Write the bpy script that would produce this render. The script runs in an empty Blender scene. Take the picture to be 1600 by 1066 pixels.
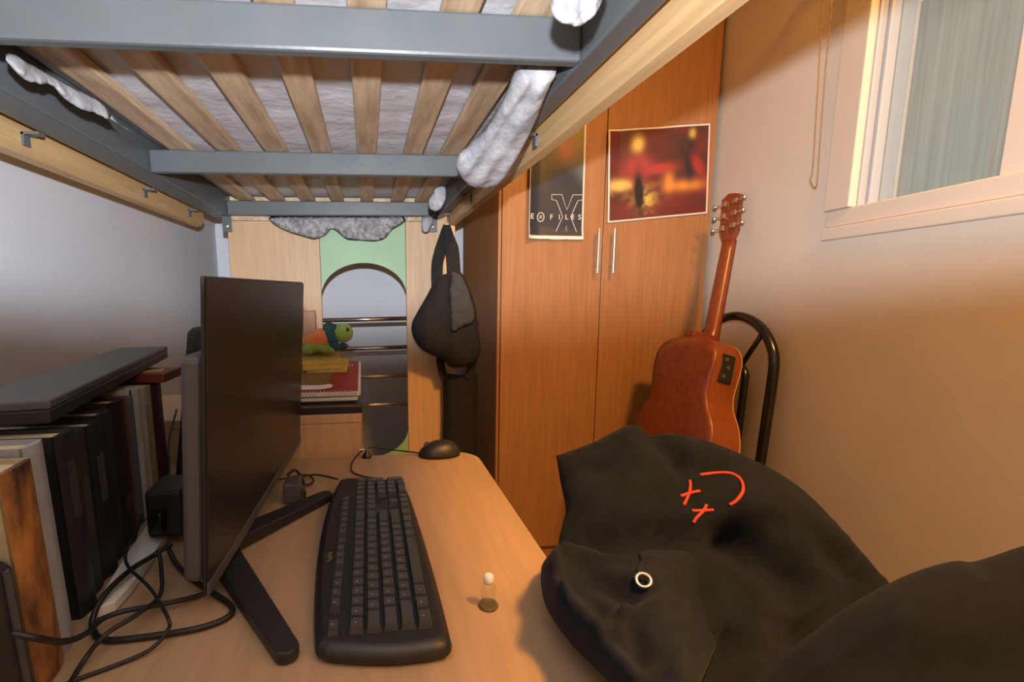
import bpy, bmesh, math, random
from mathutils import Vector, Matrix, noise
from mathutils.geometry import delaunay_2d_cdt
random.seed(7)
S = bpy.context.scene
COL = S.collection
R = math.radians

# ------------------------------------------------------------------ camera
FPX, PX, PY = 756.0, 654.0, 570.0           # focal length and principal point in 1600x1066 pixels
CAMPOS = Vector((0, 0, 1.11))
cd = bpy.data.cameras.new('camera')
cam = bpy.data.objects.new('camera', cd); COL.objects.link(cam)
cd.sensor_width = 36; cd.lens = 36 * FPX / 1600
cd.shift_x = (800 - PX) / 1600; cd.shift_y = (PY - 533) / 1600
cd.clip_start = 0.02
CM = Matrix.Rotation(R(-5.95), 3, 'Z') @ Matrix.Rotation(R(90 - 8.54), 3, 'X') @ Matrix.Rotation(R(-0.62), 3, 'Z')
cam.matrix_world = Matrix.Translation(CAMPOS) @ CM.to_4x4()
S.camera = cam
# ------------------------------------------------------------------ world, lights, exposure
w = bpy.data.worlds.new('sky'); S.world = w; w.use_nodes = True
w.node_tree.nodes['Background'].inputs[0].default_value = (1.0, 0.97, 0.92, 1)
w.node_tree.nodes['Background'].inputs[1].default_value = 0.95
S.view_settings.view_transform = 'Standard'
S.view_settings.look = 'None'
S.view_settings.gamma = 1.0
S.view_settings.use_curve_mapping = False
S.view_settings.exposure = 0.0

def lamp(name, kind, loc, energy, color, size=0.1):
    l = bpy.data.lights.new(name, kind); l.energy = energy; l.color = color
    o = bpy.data.objects.new(name, l); COL.objects.link(o); o.location = loc
    return o
# the camera's own pop-up flash, its lower edge cut off by the lens barrel
fl = lamp('camera_flash', 'SPOT', (0.0, 0.0, 1.215), 68.0, (0.95, 0.97, 1.03))
fl.data.spot_size = math.pi; fl.data.spot_blend = 0.17; fl.data.shadow_soft_size = 0.012
fl.rotation_euler = (R(90 + 78), 0, 0)
fl.data.use_nodes = True
nt = fl.data.node_tree
em = nt.nodes['Emission']; fo = nt.nodes.new('ShaderNodeLightFalloff')
fo.inputs['Strength'].default_value = 1.0
nt.links.new(fo.outputs['Linear'], em.inputs['Strength'])
# warm ceiling lamp of the room, out of frame
la = lamp('room_ceiling_lamp', 'AREA', (0.80, -0.15, 2.5), 78.0, (1.0, 0.46, 0.10))
la.data.shape = 'DISK'; la.data.size = 0.32

# ------------------------------------------------------------------ helpers
def ray(x, y): return CM @ Vector(((x - PX) / FPX, -(y - PY) / FPX, -1))
def onz(x, y, z): d = ray(x, y); return CAMPOS + d * ((z - CAMPOS.z) / d.z)
def ony(x, y, Y): d = ray(x, y); return CAMPOS + d * (Y / d.y)
def onx(x, y, X): d = ray(x, y); return CAMPOS + d * (X / d.x)
def onplane(x, y, p, n): d = ray(x, y); return CAMPOS + d * ((p - CAMPOS).dot(n) / d.dot(n))

def mat(name, col, rough=0.6, var=0.0, scale=8.0, bump=0.0, bscale=60.0, metal=0.0, spec=0.5,
        grain=None, sheen=0.0, stretch=(1, 1, 1), trans=0.0, col2=None):
    m = bpy.data.materials.new(name); m.use_nodes = True
    N = m.node_tree.nodes; L = m.node_tree.links; b = N['Principled BSDF']
    b.inputs['Roughness'].default_value = rough; b.inputs['Metallic'].default_value = metal
    b.inputs['Specular IOR Level'].default_value = spec
    b.inputs['Base Color'].default_value = (*col, 1)
    if sheen: b.inputs['Sheen Weight'].default_value = sheen; b.inputs['Sheen Roughness'].default_value = .5
    if trans: b.inputs['Transmission Weight'].default_value = trans
    tc = N.new('ShaderNodeTexCoord')
    if var or grain:
        mp = N.new('ShaderNodeMapping'); mp.inputs['Scale'].default_value = stretch if not grain else grain
        L.new(tc.outputs['Object'], mp.inputs['Vector'])
        nz = N.new('ShaderNodeTexNoise'); nz.inputs['Scale'].default_value = scale; nz.inputs['Detail'].default_value = 6
        nz.inputs['Roughness'].default_value = .6
        L.new(mp.outputs[0], nz.inputs['Vector'])
        cr = N.new('ShaderNodeValToRGB')
        c2 = col2 or tuple(max(0, c * (1 - var)) for c in col)
        cr.color_ramp.elements[0].position = .35; cr.color_ramp.elements[1].position = .65
        cr.color_ramp.elements[0].color = (*c2, 1)
        cr.color_ramp.elements[1].color = (*(min(1, c * (1 + var * .6)) for c in col), 1)
        L.new(nz.outputs['Fac'], cr.inputs[0]); L.new(cr.outputs[0], b.inputs['Base Color'])
    if bump:
        nb = N.new('ShaderNodeTexNoise'); nb.inputs['Scale'].default_value = bscale; nb.inputs['Detail'].default_value = 4
        L.new(tc.outputs['Object'], nb.inputs['Vector'])
        bp = N.new('ShaderNodeBump'); bp.inputs['Strength'].default_value = bump; bp.inputs['Distance'].default_value = .01
        L.new(nb.outputs['Fac'], bp.inputs['Height']); L.new(bp.outputs[0], b.inputs['Normal'])
    return m
def attrmat(name, rough=.4):
    m = bpy.data.materials.new(name); m.use_nodes = True
    N = m.node_tree.nodes; a = N.new('ShaderNodeVertexColor'); a.layer_name = 'print'
    m.node_tree.links.new(a.outputs[0], N['Principled BSDF'].inputs['Base Color'])
    N['Principled BSDF'].inputs['Roughness'].default_value = rough
    return m

M = dict(
    wall=mat('white_paint', (.56, .60, .665), .75, .04, 3, .05, 120),
    wallr=mat('cream_paint', (.66, .585, .485), .75, .04, 3, .05, 120),
    floor=mat('floor_tile', (.35, .30, .25), .5, .1, 4),
    ceil=mat('ceiling_paint', (.75, .73, .70), .9),
    steel=mat('grey_enamel', (.105, .122, .132), .38, .06, 9, .04, 90),
    slat=mat('pine_slat', (.58, .44, .29), .6, .3, 6, .05, 80, grain=(9, .8, 9), col2=(.42, .29, .175)),
    board=mat('pale_beech_board', (.56, .37, .18), .45, .16, 6, grain=(12, .7, 12)),
    ward=mat('beech_laminate', (.31, .150, .060), .42, .14, 9, grain=(10, 10, .5)),
    wardedge=mat('beech_edging', (.31, .14, .052), .5, .1, 9, grain=(10, 10, .5)),
    panel=mat('light_beech_panel', (.55, .365, .20), .5, .1, 8, grain=(10, 10, .6)),
    desk=mat('desk_laminate', (.37, .25, .15), .42, .1, 7, .01, 200, grain=(10, .7, 10)),
    green=mat('green_laminate', (.27, .46, .26), .5, .08, 6),
    chrome=mat('brushed_metal', (.62, .60, .57), .28, metal=1.0),
    rung=mat('steel_rung', (.45, .41, .36), .3, metal=1.0),
    blkplastic=mat('black_plastic', (.014, .014, .015), .45, bump=.05, bscale=400),
    blkgloss=mat('black_gloss', (.008, .008, .009), .18),
    screen=mat('matt_screen', (.012, .012, .013), .33),
    greyplastic=mat('grey_plastic', (.07, .07, .075), .5),
    key=mat('keycap', (.042, .043, .047), .36),
    keyprint=mat('key_legend', (.5, .5, .5), .6),
    hoodie=mat('black_fleece', (.0065, .0095, .0165), .95, .3, 30, .12, 500, sheen=.03, spec=.15),
    coat=mat('charcoal_fabric', (.0065, .009, .015), .95, .3, 25, .12, 400, sheen=.03, spec=.15),
    bag=mat('black_canvas', (.012, .012, .013), .95, .2, 40, .3, 300),
    bagpatch=mat('faded_canvas', (.045, .045, .045), .95, .15, 40, .3, 300),
    red=mat('red_embroidery', (.72, .06, .025), .8, bump=.4, bscale=400),
    guitar=mat('mahogany', (.17, .040, .013), .3, .3, 8, grain=(14, 14, .9)),
    guitarside=mat('mahogany_side', (.22, .062, .020), .35, .15, 8, grain=(10, 10, .8)),
    blackpaint=mat('black_enamel', (.008, .008, .008), .22),
    sheet=mat('white_sheet', (.66, .67, .72), .9, .1, 12, .25, 40, stretch=(1, .2, 1)),
    quilt=mat('patterned_quilt', (.40, .41, .43), .9, .3, 34, .25, 60, col2=(.24, .25, .28)),
    fleece=mat('grey_boucle', (.36, .36, .37), .95, .5, 60, .9, 120, col2=(.17, .17, .18)),
    concrete=mat('weathered_concrete', (.42, .40, .355), .9, .12, 3, .4, 30, stretch=(9, 9, .22), col2=(.34, .32, .285)),
    frame=mat('window_frame_paint', (.60, .53, .45), .5),
    alu=mat('white_aluminium', (.36, .39, .43), .45),
    paper=mat('white_paper', (.74, .72, .67), .8),
    pages=mat('aged_pages', (.58, .50, .33), .85, .15, 40, .2, 300),
    brass=mat('brass_chain', (.30, .22, .10), .4, metal=.7),
    silver=mat('nickel', (.75, .66, .58), .25, metal=1.0),
    cable=mat('black_cable', (.008, .008, .009), .5),
    white=mat('white_plastic', (.66, .66, .62), .5),
    amber=mat('dull_brass', (.17, .13, .06), .4, metal=.5),
    plushg=mat('green_plush', (.20, .30, .035), .95, .2, 60, .6, 300, sheen=.3),
    plusho=mat('orange_plush', (.62, .15, .02), .95, .2, 60, .6, 300, sheen=.3),
    plusht=mat('teal_fabric', (.018, .07, .08), .95, .2, 60, .6, 300),
    yellow=mat('yellow_paper', (.60, .45, .10), .75, .08, 20),
    maroon=mat('maroon_cover', (.16, .025, .02), .5, .2, 14),
    redcover=mat('red_cover', (.33, .025, .025), .4),
    olive=mat('olive_cover', (.20, .13, .05), .5, .4, 12),
    glassm=None)
g = bpy.data.materials.new('clear_glass'); g.use_nodes = True
N = g.node_tree.nodes; L = g.node_tree.links; N.remove(N['Principled BSDF'])
t_ = N.new('ShaderNodeBsdfTransparent'); gl = N.new('ShaderNodeBsdfGlossy'); gl.inputs['Roughness'].default_value = .03
mx = N.new('ShaderNodeMixShader'); fr = N.new('ShaderNodeFresnel'); fr.inputs[0].default_value = 1.35
t_.inputs[0].default_value = (.95, .97, .96, 1)
mx.inputs[0].default_value = .05; N.remove(fr); L.new(t_.outputs[0], mx.inputs[1]); L.new(gl.outputs[0], mx.inputs[2])
L.new(mx.outputs[0], N['Material Output'].inputs[0]); M['glassm'] = g

def obj(name, bm, m, parent=None, smooth=False, bevel=0.0, seg=2):
    me = bpy.data.meshes.new(name)
    bmesh.ops.recalc_face_normals(bm, faces=bm.faces)
    bm.to_mesh(me); bm.free()
    o = bpy.data.objects.new(name, me); COL.objects.link(o)
    if m is not None: me.materials.append(M[m] if isinstance(m, str) else m)
    if smooth:
        for p in me.polygons: p.use_smooth = True
    if bevel:
        b = o.modifiers.new('bevel', 'BEVEL'); b.width = bevel; b.segments = seg; b.limit_method = 'ANGLE'
        b.harden_normals = False
    if parent is not None:
        o.parent = parent
        if parent.parent is None and parent.type == 'EMPTY' or True:
            o.matrix_parent_inverse = parent_world(parent).inverted()
    return o
def parent_world(p):
    m = p.matrix_basis.copy(); q = p
    while q.parent:
        m = q.parent.matrix_basis @ q.matrix_parent_inverse @ m if False else (q.parent.matrix_basis @ (q.matrix_parent_inverse @ m))
        q = q.parent
    return m
def tag(o, label, cat, group=None):
    o['label'] = label; o['category'] = cat
    if group: o['group'] = group
    return o
def thing(name, loc, label, cat, group=None):
    o = bpy.data.objects.new(name, None); COL.objects.link(o); o.location = loc; o.empty_display_size = .05
    return tag(o, label, cat, group)
def struct(o): o['kind'] = 'structure'; return o

def box(bm, lo, hi, rot=None, piv=None):
    vs = [bm.verts.new((x, y, z)) for x in (lo[0], hi[0]) for y in (lo[1], hi[1]) for z in (lo[2], hi[2])]
    for f in ((0, 1, 3, 2), (4, 6, 7, 5), (0, 4, 5, 1), (2, 3, 7, 6), (0, 2, 6, 4), (1, 5, 7, 3)):
        bm.faces.new([vs[i] for i in f])
    if rot is not None:
        pv = Vector(piv) if piv is not None else Vector([(a + b) / 2 for a, b in zip(lo, hi)])
        for v in vs: v.co = pv + rot @ (v.co - pv)
    return vs
def B(lo, hi, rot=None, piv=None):
    bm = bmesh.new(); box(bm, lo, hi, rot, piv); return bm
def prism(pts, a, bvec):
    """closed prism: polygon pts (3D) moved by a, extruded by bvec"""
    bm = bmesh.new()
    lo = [bm.verts.new(Vector(p) + Vector(a)) for p in pts]
    hi = [bm.verts.new(Vector(p) + Vector(a) + Vector(bvec)) for p in pts]
    bm.faces.new(lo[::-1]); bm.faces.new(hi)
    n = len(pts)
    for i in range(n): bm.faces.new((lo[i], lo[(i + 1) % n], hi[(i + 1) % n], hi[i]))
    return bm
def smoothpath(pts, n=8):
    P = [Vector(p) for p in pts]; out = []
    for i in range(len(P) - 1):
        p0 = P[max(i - 1, 0)]; p1 = P[i]; p2 = P[i + 1]; p3 = P[min(i + 2, len(P) - 1)]
        for k in range(n):
            t = k / n
            out.append(.5 * ((2 * p1) + (-p0 + p2) * t + (2 * p0 - 5 * p1 + 4 * p2 - p3) * t * t + (-p0 + 3 * p1 - 3 * p2 + p3) * t ** 3))
    out.append(P[-1]); return out
def tube(pts, r, sides=8, closed=False, bm=None, r_end=None):
    bm = bm or bmesh.new(); P = [Vector(p) for p in pts]; n = len(P); rings = []
    up = Vector((0, 0, 1)); prev = None
    for i in range(n):
        if closed: t = P[(i + 1) % n] - P[i - 1]
        else: t = P[min(i + 1, n - 1)] - P[max(i - 1, 0)]
        if t.length < 1e-9: t = Vector((0, 0, 1))
        t.normalize()
        if prev is None:
            a = t.cross(up if abs(t.z) < .9 else Vector((1, 0, 0))).normalized()
        else:
            a = (prev - t * prev.dot(t))
            a = a.normalized() if a.length > 1e-6 else t.orthogonal().normalized()
        prev = a; b = t.cross(a)
        rr = r if r_end is None else r + (r_end - r) * i / (n - 1)
        rings.append([bm.verts.new(P[i] + (a * math.cos(2 * math.pi * k / sides) + b * math.sin(2 * math.pi * k / sides)) * rr) for k in range(sides)])
    m = n if closed else n - 1
    for i in range(m):
        A = rings[i]; Bq = rings[(i + 1) % n]
        for k in range(sides): bm.faces.new((A[k], A[(k + 1) % sides], Bq[(k + 1) % sides], Bq[k]))
    if not closed: bm.faces.new(rings[0][::-1]); bm.faces.new(rings[-1])
    return bm
def lathe(prof, c, axis=Vector((0, 0, 1)), sides=24, bm=None):
    bm = bm or bmesh.new(); c = Vector(c); axis = Vector(axis).normalized(); a = axis.orthogonal().normalized(); b = axis.cross(a); rings = []
    for (r, h) in prof:
        rings.append([bm.verts.new(c + axis * h + (a * math.cos(2 * math.pi * k / sides) + b * math.sin(2 * math.pi * k / sides)) * max(r, 1e-5)) for k in range(sides)])
    for A, Bq in zip(rings, rings[1:]):
        for k in range(sides): bm.faces.new((A[k], A[(k + 1) % sides], Bq[(k + 1) % sides], Bq[k]))
    bm.faces.new(rings[0][::-1]); bm.faces.new(rings[-1]); return bm
def ellipsoid(c, r, rot=None, bm=None, seg=20, squash=None):
    bm = bm or bmesh.new()
    res = bmesh.ops.create_uvsphere(bm, u_segments=seg, v_segments=seg // 2 + 2, radius=1)
    for v in res['verts']:
        p = Vector((v.co.x * r[0], v.co.y * r[1], v.co.z * r[2]))
        if squash and p.z < squash: p.z = squash + (p.z - squash) * .2
        v.co = Vector(c) + (rot @ p if rot else p)
    return bm
def blob(outline, place, thick, back, normal, step, edge, fold=None, seed=0):
    """stuffed soft shape: a 2D outline, its interior triangulated, placed by place(x,y) -> 3D,
    front bulging along normal by thick, rear by back; edge = width of the rounded rim"""
    P = [Vector(p[:2]) for p in outline]
    Q = smoothpath([(p.x, p.y, 0) for p in P + [P[0]]], 5)[:-1]
    Q = [Vector((q.x, q.y)) for q in Q]
    xs = [q.x for q in Q]; ys = [q.y for q in Q]
    def inside(p):
        c = False; j = len(Q) - 1
        for i in range(len(Q)):
            a, b = Q[i], Q[j]
            if (a.y > p.y) != (b.y > p.y) and p.x < (b.x - a.x) * (p.y - a.y) / (b.y - a.y) + a.x: c = not c
            j = i
        return c
    def dist(p):
        d = 1e9
        for i in range(len(Q)):
            a = Q[i]; b = Q[(i + 1) % len(Q)]; ab = b - a; l2 = ab.length_squared
            t = max(0, min(1, (p - a).dot(ab) / l2)) if l2 > 0 else 0
            d = min(d, (p - a - ab * t).length)
        return d
    pts = list(Q); y = min(ys)
    while y < max(ys):
        x = min(xs) + (step / 2 if int((y - min(ys)) / step) % 2 else 0)
        while x < max(xs):
            p = Vector((x, y))
            if inside(p) and dist(p) > step * .45: pts.append(p)
            x += step
        y += step
    n = len(Q)
    vv, ee, ff, ov, oe, of = delaunay_2d_cdt(pts, [(i, (i + 1) % n) for i in range(n)], [], 0, 1e-6)
    tris = [f for f in ff if inside(sum((Vector(vv[i]) for i in f), Vector((0, 0))) / len(f))]
    nrm = Vector(normal).normalized(); bm = bmesh.new(); fr_, bk = {}, {}
    for i, v in enumerate(vv):
        p = Vector(v); d = dist(p); t = min(d / edge, 1); s = math.sqrt(max(0, 1 - (1 - t) ** 2))
        base = place(p.x, p.y); f = fold(p.x, p.y) * min(1, d / (edge * .5)) if fold else 0
        if d < 1e-3 * edge + 1e-6:
            fr_[i] = bk[i] = bm.verts.new(base)
        else:
            fr_[i] = bm.verts.new(base + nrm * (thick * s + f)); bk[i] = bm.verts.new(base - nrm * back * s)
    for f in tris:
        try: bm.faces.new([fr_[i] for i in f])
        except ValueError: pass
        k = [bk[i] for i in reversed(f)]
        if any(bk[i] is not fr_[i] for i in f):
            try: bm.faces.new(k)
            except ValueError: pass
    return bm
def text_mesh(name, s, size, place, m, parent, font_extrude=0.0004):
    """flat lettering as mesh; place: 4x4 matrix"""
    cu = bpy.data.curves.new(name, 'FONT'); cu.body = s; cu.size = size; cu.align_x = 'CENTER'; cu.align_y = 'CENTER'; cu.extrude = font_extrude
    tmp = bpy.data.objects.new('tmp', cu); COL.objects.link(tmp)
    dg = bpy.context.evaluated_depsgraph_get()
    me = bpy.data.meshes.new_from_object(tmp.evaluated_get(dg)); bpy.data.objects.remove(tmp); bpy.data.curves.remove(cu)
    me.transform(place); me.name = name; me.materials.clear(); me.materials.append(M[m])
    o = bpy.data.objects.new(name, me); COL.objects.link(o); o.parent = parent; o.matrix_parent_inverse = parent_world(parent).inverted()
    return o

# ------------------------------------------------------------------ the room
XL, YB, YR, ZC = -0.735, 2.55, -1.9, 2.6
WA = R(10.0); WD = Vector((math.sin(WA), math.cos(WA), 0)); WN = Vector((-math.cos(WA), math.sin(WA), 0))   # right wall: direction, inward normal
WP = Vector((1.335, 1.81, 0))
def wallpt(s, z, d=0): return WP + WD * s + Vector((0, 0, z)) + WN * d
def onwall(x, y, d=0): return onplane(x, y, WP + WN * d, WN)
def wall_sz(x, y, d=0): p = onwall(x, y, d); return (p - WP).dot(WD), p.z
struct(obj('floor', prism([(-.86, YR - .12, -.1), (.92, YR - .12, -.1), (1.62, YB + .12, -.1), (-.86, YB + .12, -.1)], (0, 0, 0), (0, 0, .1)), 'floor'))
struct(obj('ceiling', prism([(-.86, YR - .12, ZC), (.92, YR - .12, ZC), (1.62, YB + .12, ZC), (-.86, YB + .12, ZC)], (0, 0, 0), (0, 0, .1)), 'ceil'))
struct(obj('wall_left', B((XL - .12, YR - .1, 0), (XL, YB + .1, ZC)), 'wall'))
struct(obj('wall_back', B((XL, YB, 0), (1.7, YB + .12, ZC)), 'wall'))
struct(obj('wall_rear', B((XL, YR - .12, 0), (1.7, YR, ZC)), 'wall'))
# window opening on the right wall
s_l, z_b = wall_sz(1288, 377)
s_far, z_sill = s_l, z_b                         # far-bottom corner of the frame
s_near = s_far - .95; z_top = z_b + .80
bm = bmesh.new()
def wbox(bm, s0, s1, z0, z1, d0, d1):
    vs = []
    for s in (s0, s1):
        for d in (d0, d1):
            for z in (z0, z1): vs.append(bm.verts.new(wallpt(s, z, d)))
    for f in ((0, 1, 3, 2), (4, 6, 7, 5), (0, 4, 5, 1), (2, 3, 7, 6), (0, 2, 6, 4), (1, 5, 7, 3)): bm.faces.new([vs[i] for i in f])
s_end0, s_end1 = -3.85, .80
wbox(bm, s_end0, s_near, 0, ZC, 0, -.16); wbox(bm, s_far, s_end1, 0, ZC, 0, -.16)
wbox(bm, s_near, s_far, 0, z_b, 0, -.16); wbox(bm, s_near, s_far, z_top, ZC, 0, -.16)
struct(obj('wall_right', bm, 'wallr'))
win = bpy.data.objects.new('window_1', None); COL.objects.link(win); win.location = wallpt((s_near + s_far) / 2, z_b); struct(win)
def wpart(name, m, bars, bevel=.003):
    b_ = bmesh.new()
    for q in bars: wbox(b_, *q)
    return obj(name, b_, m, win, bevel=bevel)
s1, z1 = wall_sz(1333, 323)                       # inner edge of the painted frame
fw = s_far - s1; fh = z1 - z_b
wpart('window_frame', 'frame', [(s_near, s_far, z_b, z_b + fh * .42, .012, -.10)])
wpart('window_frame', 'frame', [(s_near + fw, s_far - .0, z_b + fh * .44, z1, .004, -.10)])
wpart('window_frame', 'frame', [(s1, s_far, z1, z_top, .012, -.10)])
wpart('window_frame', 'frame', [(s_near, s_near + fw, z_b + fh * .44, z_top, .012, -.10)])
wpart('window_frame', 'frame', [(s_near + fw, s1, z_top - fw, z_top, .012, -.10)])
s2, z2 = wall_sz(1364, 317, -.03)
sw = max(.02, s1 - s2)
wpart('sash', 'alu', [(s1 - sw * .38, s1, z1, z_top - fw, -.005, -.06)])
wpart('sash', 'alu', [(s1 - sw, s1 - sw * .42, z1, z_top - fw, -.02, -.075)])
s3, z3 = wall_sz(1583, 270, -.03)
wpart('sash', 'frame', [(s3 - .06, s3, z1, z_top - fw, -.005, -.06)])
wpart('sash', 'alu', [(s_near + fw, s_near + fw + .04, z1, z_top - fw, -.01, -.06)])
for a, b_ in ((s3, s1 - sw), (s_near + fw + .04, s3 - .06)):
    wpart('pane', 'glassm', [(a, b_, z1, z_top - fw, -.040, -.044)], 0)
bm = bmesh.new(); wbox(bm, s_near - .9, s_far + 3.6, -.2, 3.1, -2.3, -2.45)
struct(obj('wall_outside', bm, 'concrete'))

# ------------------------------------------------------------------ bed
Zb = 1.40
bed = thing('loft_bed', (-.13, 1.0, 0), 'grey steel and beech loft bed overhead, with slatted base and end ladder', 'bed')
for Y in (-.28, .015, .652, 1.277, 1.925):
    obj('crossbar', B((-.506, Y - .008, Zb), (.281, Y + .012, Zb + .052)), 'steel', bed, bevel=.004)
for x0, x1 in ((-.572, -.506), (.281, .312)):
    obj('side_rail', B((x0, -.30, Zb), (x1, 1.985, Zb + .10)), 'steel', bed, bevel=.003)
for x0, x1 in ((-.461, -.410), (-.350, -.299), (-.237, -.186), (-.126, -.078), (-.015, .033), (.101, .149), (.195, .246)):
    obj('slat', B((x0, -.29, Zb + .053), (x1, 1.965, Zb + .068)), 'slat', bed, bevel=.003)
# wooden side boards with chamfered lower inner edge
def board(xi, xo, z0, z1):
    s = 1 if xo > xi else -1
    pr = [(xi, z1), (xi, z0 + .020), (xi + s * .012, z0 + .004), (xo, z0), (xo, z1)]
    return prism([(x, -.30, z) for x, z in pr], (0, 0, 0), (0, 2.255, 0))
br = obj('side_board', board(.323, .351, Zb - .032, Zb + .022), 'board', bed)
bl = obj('side_board', board(-.602, -.632, Zb - .040, Zb + .016), 'board', bed)
for par, xi, s, ys in ((br, .323, -1, (.93, 1.50, 1.86)), (bl, -.602, 1, (.985, 1.46, 1.80))):
    for y in ys:
        h = bmesh.new()
        box(h, (min(xi, xi + s * .0045), y - .009, Zb - .024), (max(xi, xi + s * .0045), y + .009, Zb - .002))
        box(h, (min(xi, xi + s * .030), y - .009, Zb - .0055), (max(xi, xi + s * .030), y + .009, Zb - .0008))
        obj('hook_bracket', h, 'steel', par)
for X in (-.598, .318):
    obj('post', B((X - .02, -.345, 0), (X + .02, -.301, Zb + .35)), 'steel', bed, bevel=.003)
for X in (-.520, .268):
    p = obj('corner_plate', B((X - .016, 1.955, Zb - .055), (X + .016, 1.962, Zb + .02)), 'steel', bed)
    obj('bolt', lathe([(.006, 0), (.006, .004), (.003, .005)], (X, 1.955, Zb - .035), (0, -1, 0), 12), 'chrome', p)
obj('end_rail', B((-.506, 1.967, Zb - .012), (.281, 1.986, Zb + .10)), 'slat', bed)
# end ladder: two boards, green arches, steel rungs
YP = 1.99
obj('end_panel', B((-.528, YP, 0), (-.181, YP + .018, 1.78)), 'panel', bed, bevel=.002)
obj('end_panel', B((.161, YP, 0), (.362, YP + .018, 1.78)), 'panel', bed, bevel=.002)
def arch(zs, rise, zedge, sgn):
    bm = bmesh.new(); cols = []
    for k in range(33):
        t = k / 32; x = -.1795 + .339 * t; u = (2 * t - 1) * .985
        za = zs + sgn * rise * (math.sqrt(1 - u * u) - math.sqrt(1 - .985 ** 2)) / (1 - math.sqrt(1 - .985 ** 2))
        cols.append([bm.verts.new((x, YP + dy, z)) for dy in (.002, .016) for z in (za, zedge)])
    for A, Bq in zip(cols, cols[1:]):
        for i, j in ((0, 1), (1, 3), (3, 2), (2, 0)): bm.faces.new((A[i], A[j], Bq[j], Bq[i]))
    for A in (cols[0], cols[-1]): bm.faces.new((A[0], A[1], A[3], A[2]))
    return bm
obj('green_arch', arch(1.118, .11, 1.78, 1), 'green', bed)
obj('green_arch', arch(.52, .11, .02, -1), 'green', bed)
for z in (1.001, .882, .763, .642, .30):
    obj('rung', tube([(-.181, YP + .009, z - .001), (.161, YP + .009, z + .002)], .0085, 12), 'rung', bed, smooth=True)

# mattress and bedding
bm = bmesh.new()
nx, ny = 34, 80
def mz(i, j):
    x = -.50 + .78 * i / nx; y = -.27 + 2.23 * j / ny
    return x, y, Zb + .0715 + .006 * abs(noise.noise(Vector((x * 3, y * 16, 2)))) + .003 * noise.noise(Vector((x * 12, y * 22, 5)))
bot = [[bm.verts.new(mz(i, j)) for j in range(ny + 1)] for i in range(nx + 1)]
for i in range(nx):
    for j in range(ny): bm.faces.new((bot[i][j], bot[i][j + 1], bot[i + 1][j + 1], bot[i + 1][j]))
rim = [e for e in bm.edges if len(e.link_faces) == 1]
ex = bmesh.ops.extrude_edge_only(bm, edges=rim)
tv = [v for v in ex['geom'] if isinstance(v, bmesh.types.BMVert)]
for v in tv: v.co.z = Zb + .22
bmesh.ops.contextual_create(bm, geom=[e for e in ex['geom'] if isinstance(e, bmesh.types.BMEdge) and all(v in tv for v in e.verts)])
tag(obj('mattress', bm, 'sheet', smooth=True), 'mattress in a pale grey sheet lying on the bed slats', 'mattress')

def fold_fn(seed, amp, f1, f2):
    def f(x, y): return amp * (noise.noise(Vector((x * f1, y * f2, seed))) + .5 * noise.noise(Vector((x * f1 * 2.3, y * f2 * 2.1, seed + 9))))
    return f
# quilt spilling through beside the right rail
q = thing('quilt', (.26, 1.0, Zb), 'crumpled white and grey patterned quilt spilling down beside the wardrobe-side bed rail', 'quilt')
def qplace(a, b):                                    # a: pixel x, b: pixel y; the quilt slopes down to the middle crossbar
    t = min(1, max(0, (b - 100) / 190)); Y = .70 + .26 * t ** 1.3
    return ony(a, b, Y)
def qfold(x, y): return .009 * (1 - abs(noise.noise(Vector((x * .030 + y * .020, y * .006, 3)))) * 2.2) - .004 + .002 * noise.noise(Vector((x * .08, y * .05, 8)))
o1 = [(812, 104), (868, 104), (858, 135), (838, 185), (812, 240), (788, 278), (760, 293), (732, 288), (714, 266), (716, 248), (735, 232), (762, 205), (785, 165), (800, 130)]
obj('drape', blob(o1, qplace, .016, .03, (0, -.55, -.8), 4, 24, qfold), 'quilt', q, smooth=True)
def q2(a, b): return ony(a, b, 1.50)
obj('drape', blob([(680, 292), (694, 290), (698, 303), (694, 318), (684, 330), (671, 326), (669, 312), (676, 302)], q2, .010, .004, (0, -.8, -.6), 3, 9, fold_fn(5, .008, .15, .1)), 'quilt', q, smooth=True)
def q3(a, b): return ony(a, b, 1.90)
obj('drape', blob([(658, 339), (676, 338), (674, 352), (668, 363), (659, 360)], q3, .01, .02, (0, -1, -.2), 3, 7), 'quilt', q, smooth=True)
def q4(a, b): return ony(a, b, .635 - .02 * (b < 10))
obj('drape', blob([(868, -25), (945, -30), (938, 8), (922, 30), (905, 42), (888, 40), (872, 34), (860, 15)], lambda a, b: ony(a, b, .50), .010, .004, (0, -.8, -.6), 5, 18, fold_fn(8, .008, .06, .05)), 'quilt', q, smooth=True)
# sheet edge on the wall side
sh = [(8, 92), (34, 94), (48, 104), (80, 120), (118, 142), (140, 152), (163, 166), (182, 190), (208, 208), (190, 196), (172, 186), (160, 182), (150, 176), (118, 165), (98, 152), (80, 132), (62, 128), (40, 124), (24, 112)]
def shp(a, b):
    t = min(1, max(0, (a - 8) / 200)); return ony(a, b, .70 + .27 * t)
tag(obj('bed_sheet', blob(sh, shp, .012, .02, (.5, -.3, -.8), 5, 14, fold_fn(11, .010, .06, .05)), 'quilt', smooth=True),
    'crumpled grey sheet edge hanging down beside the wall-side bed rail', 'bed sheet')
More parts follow.
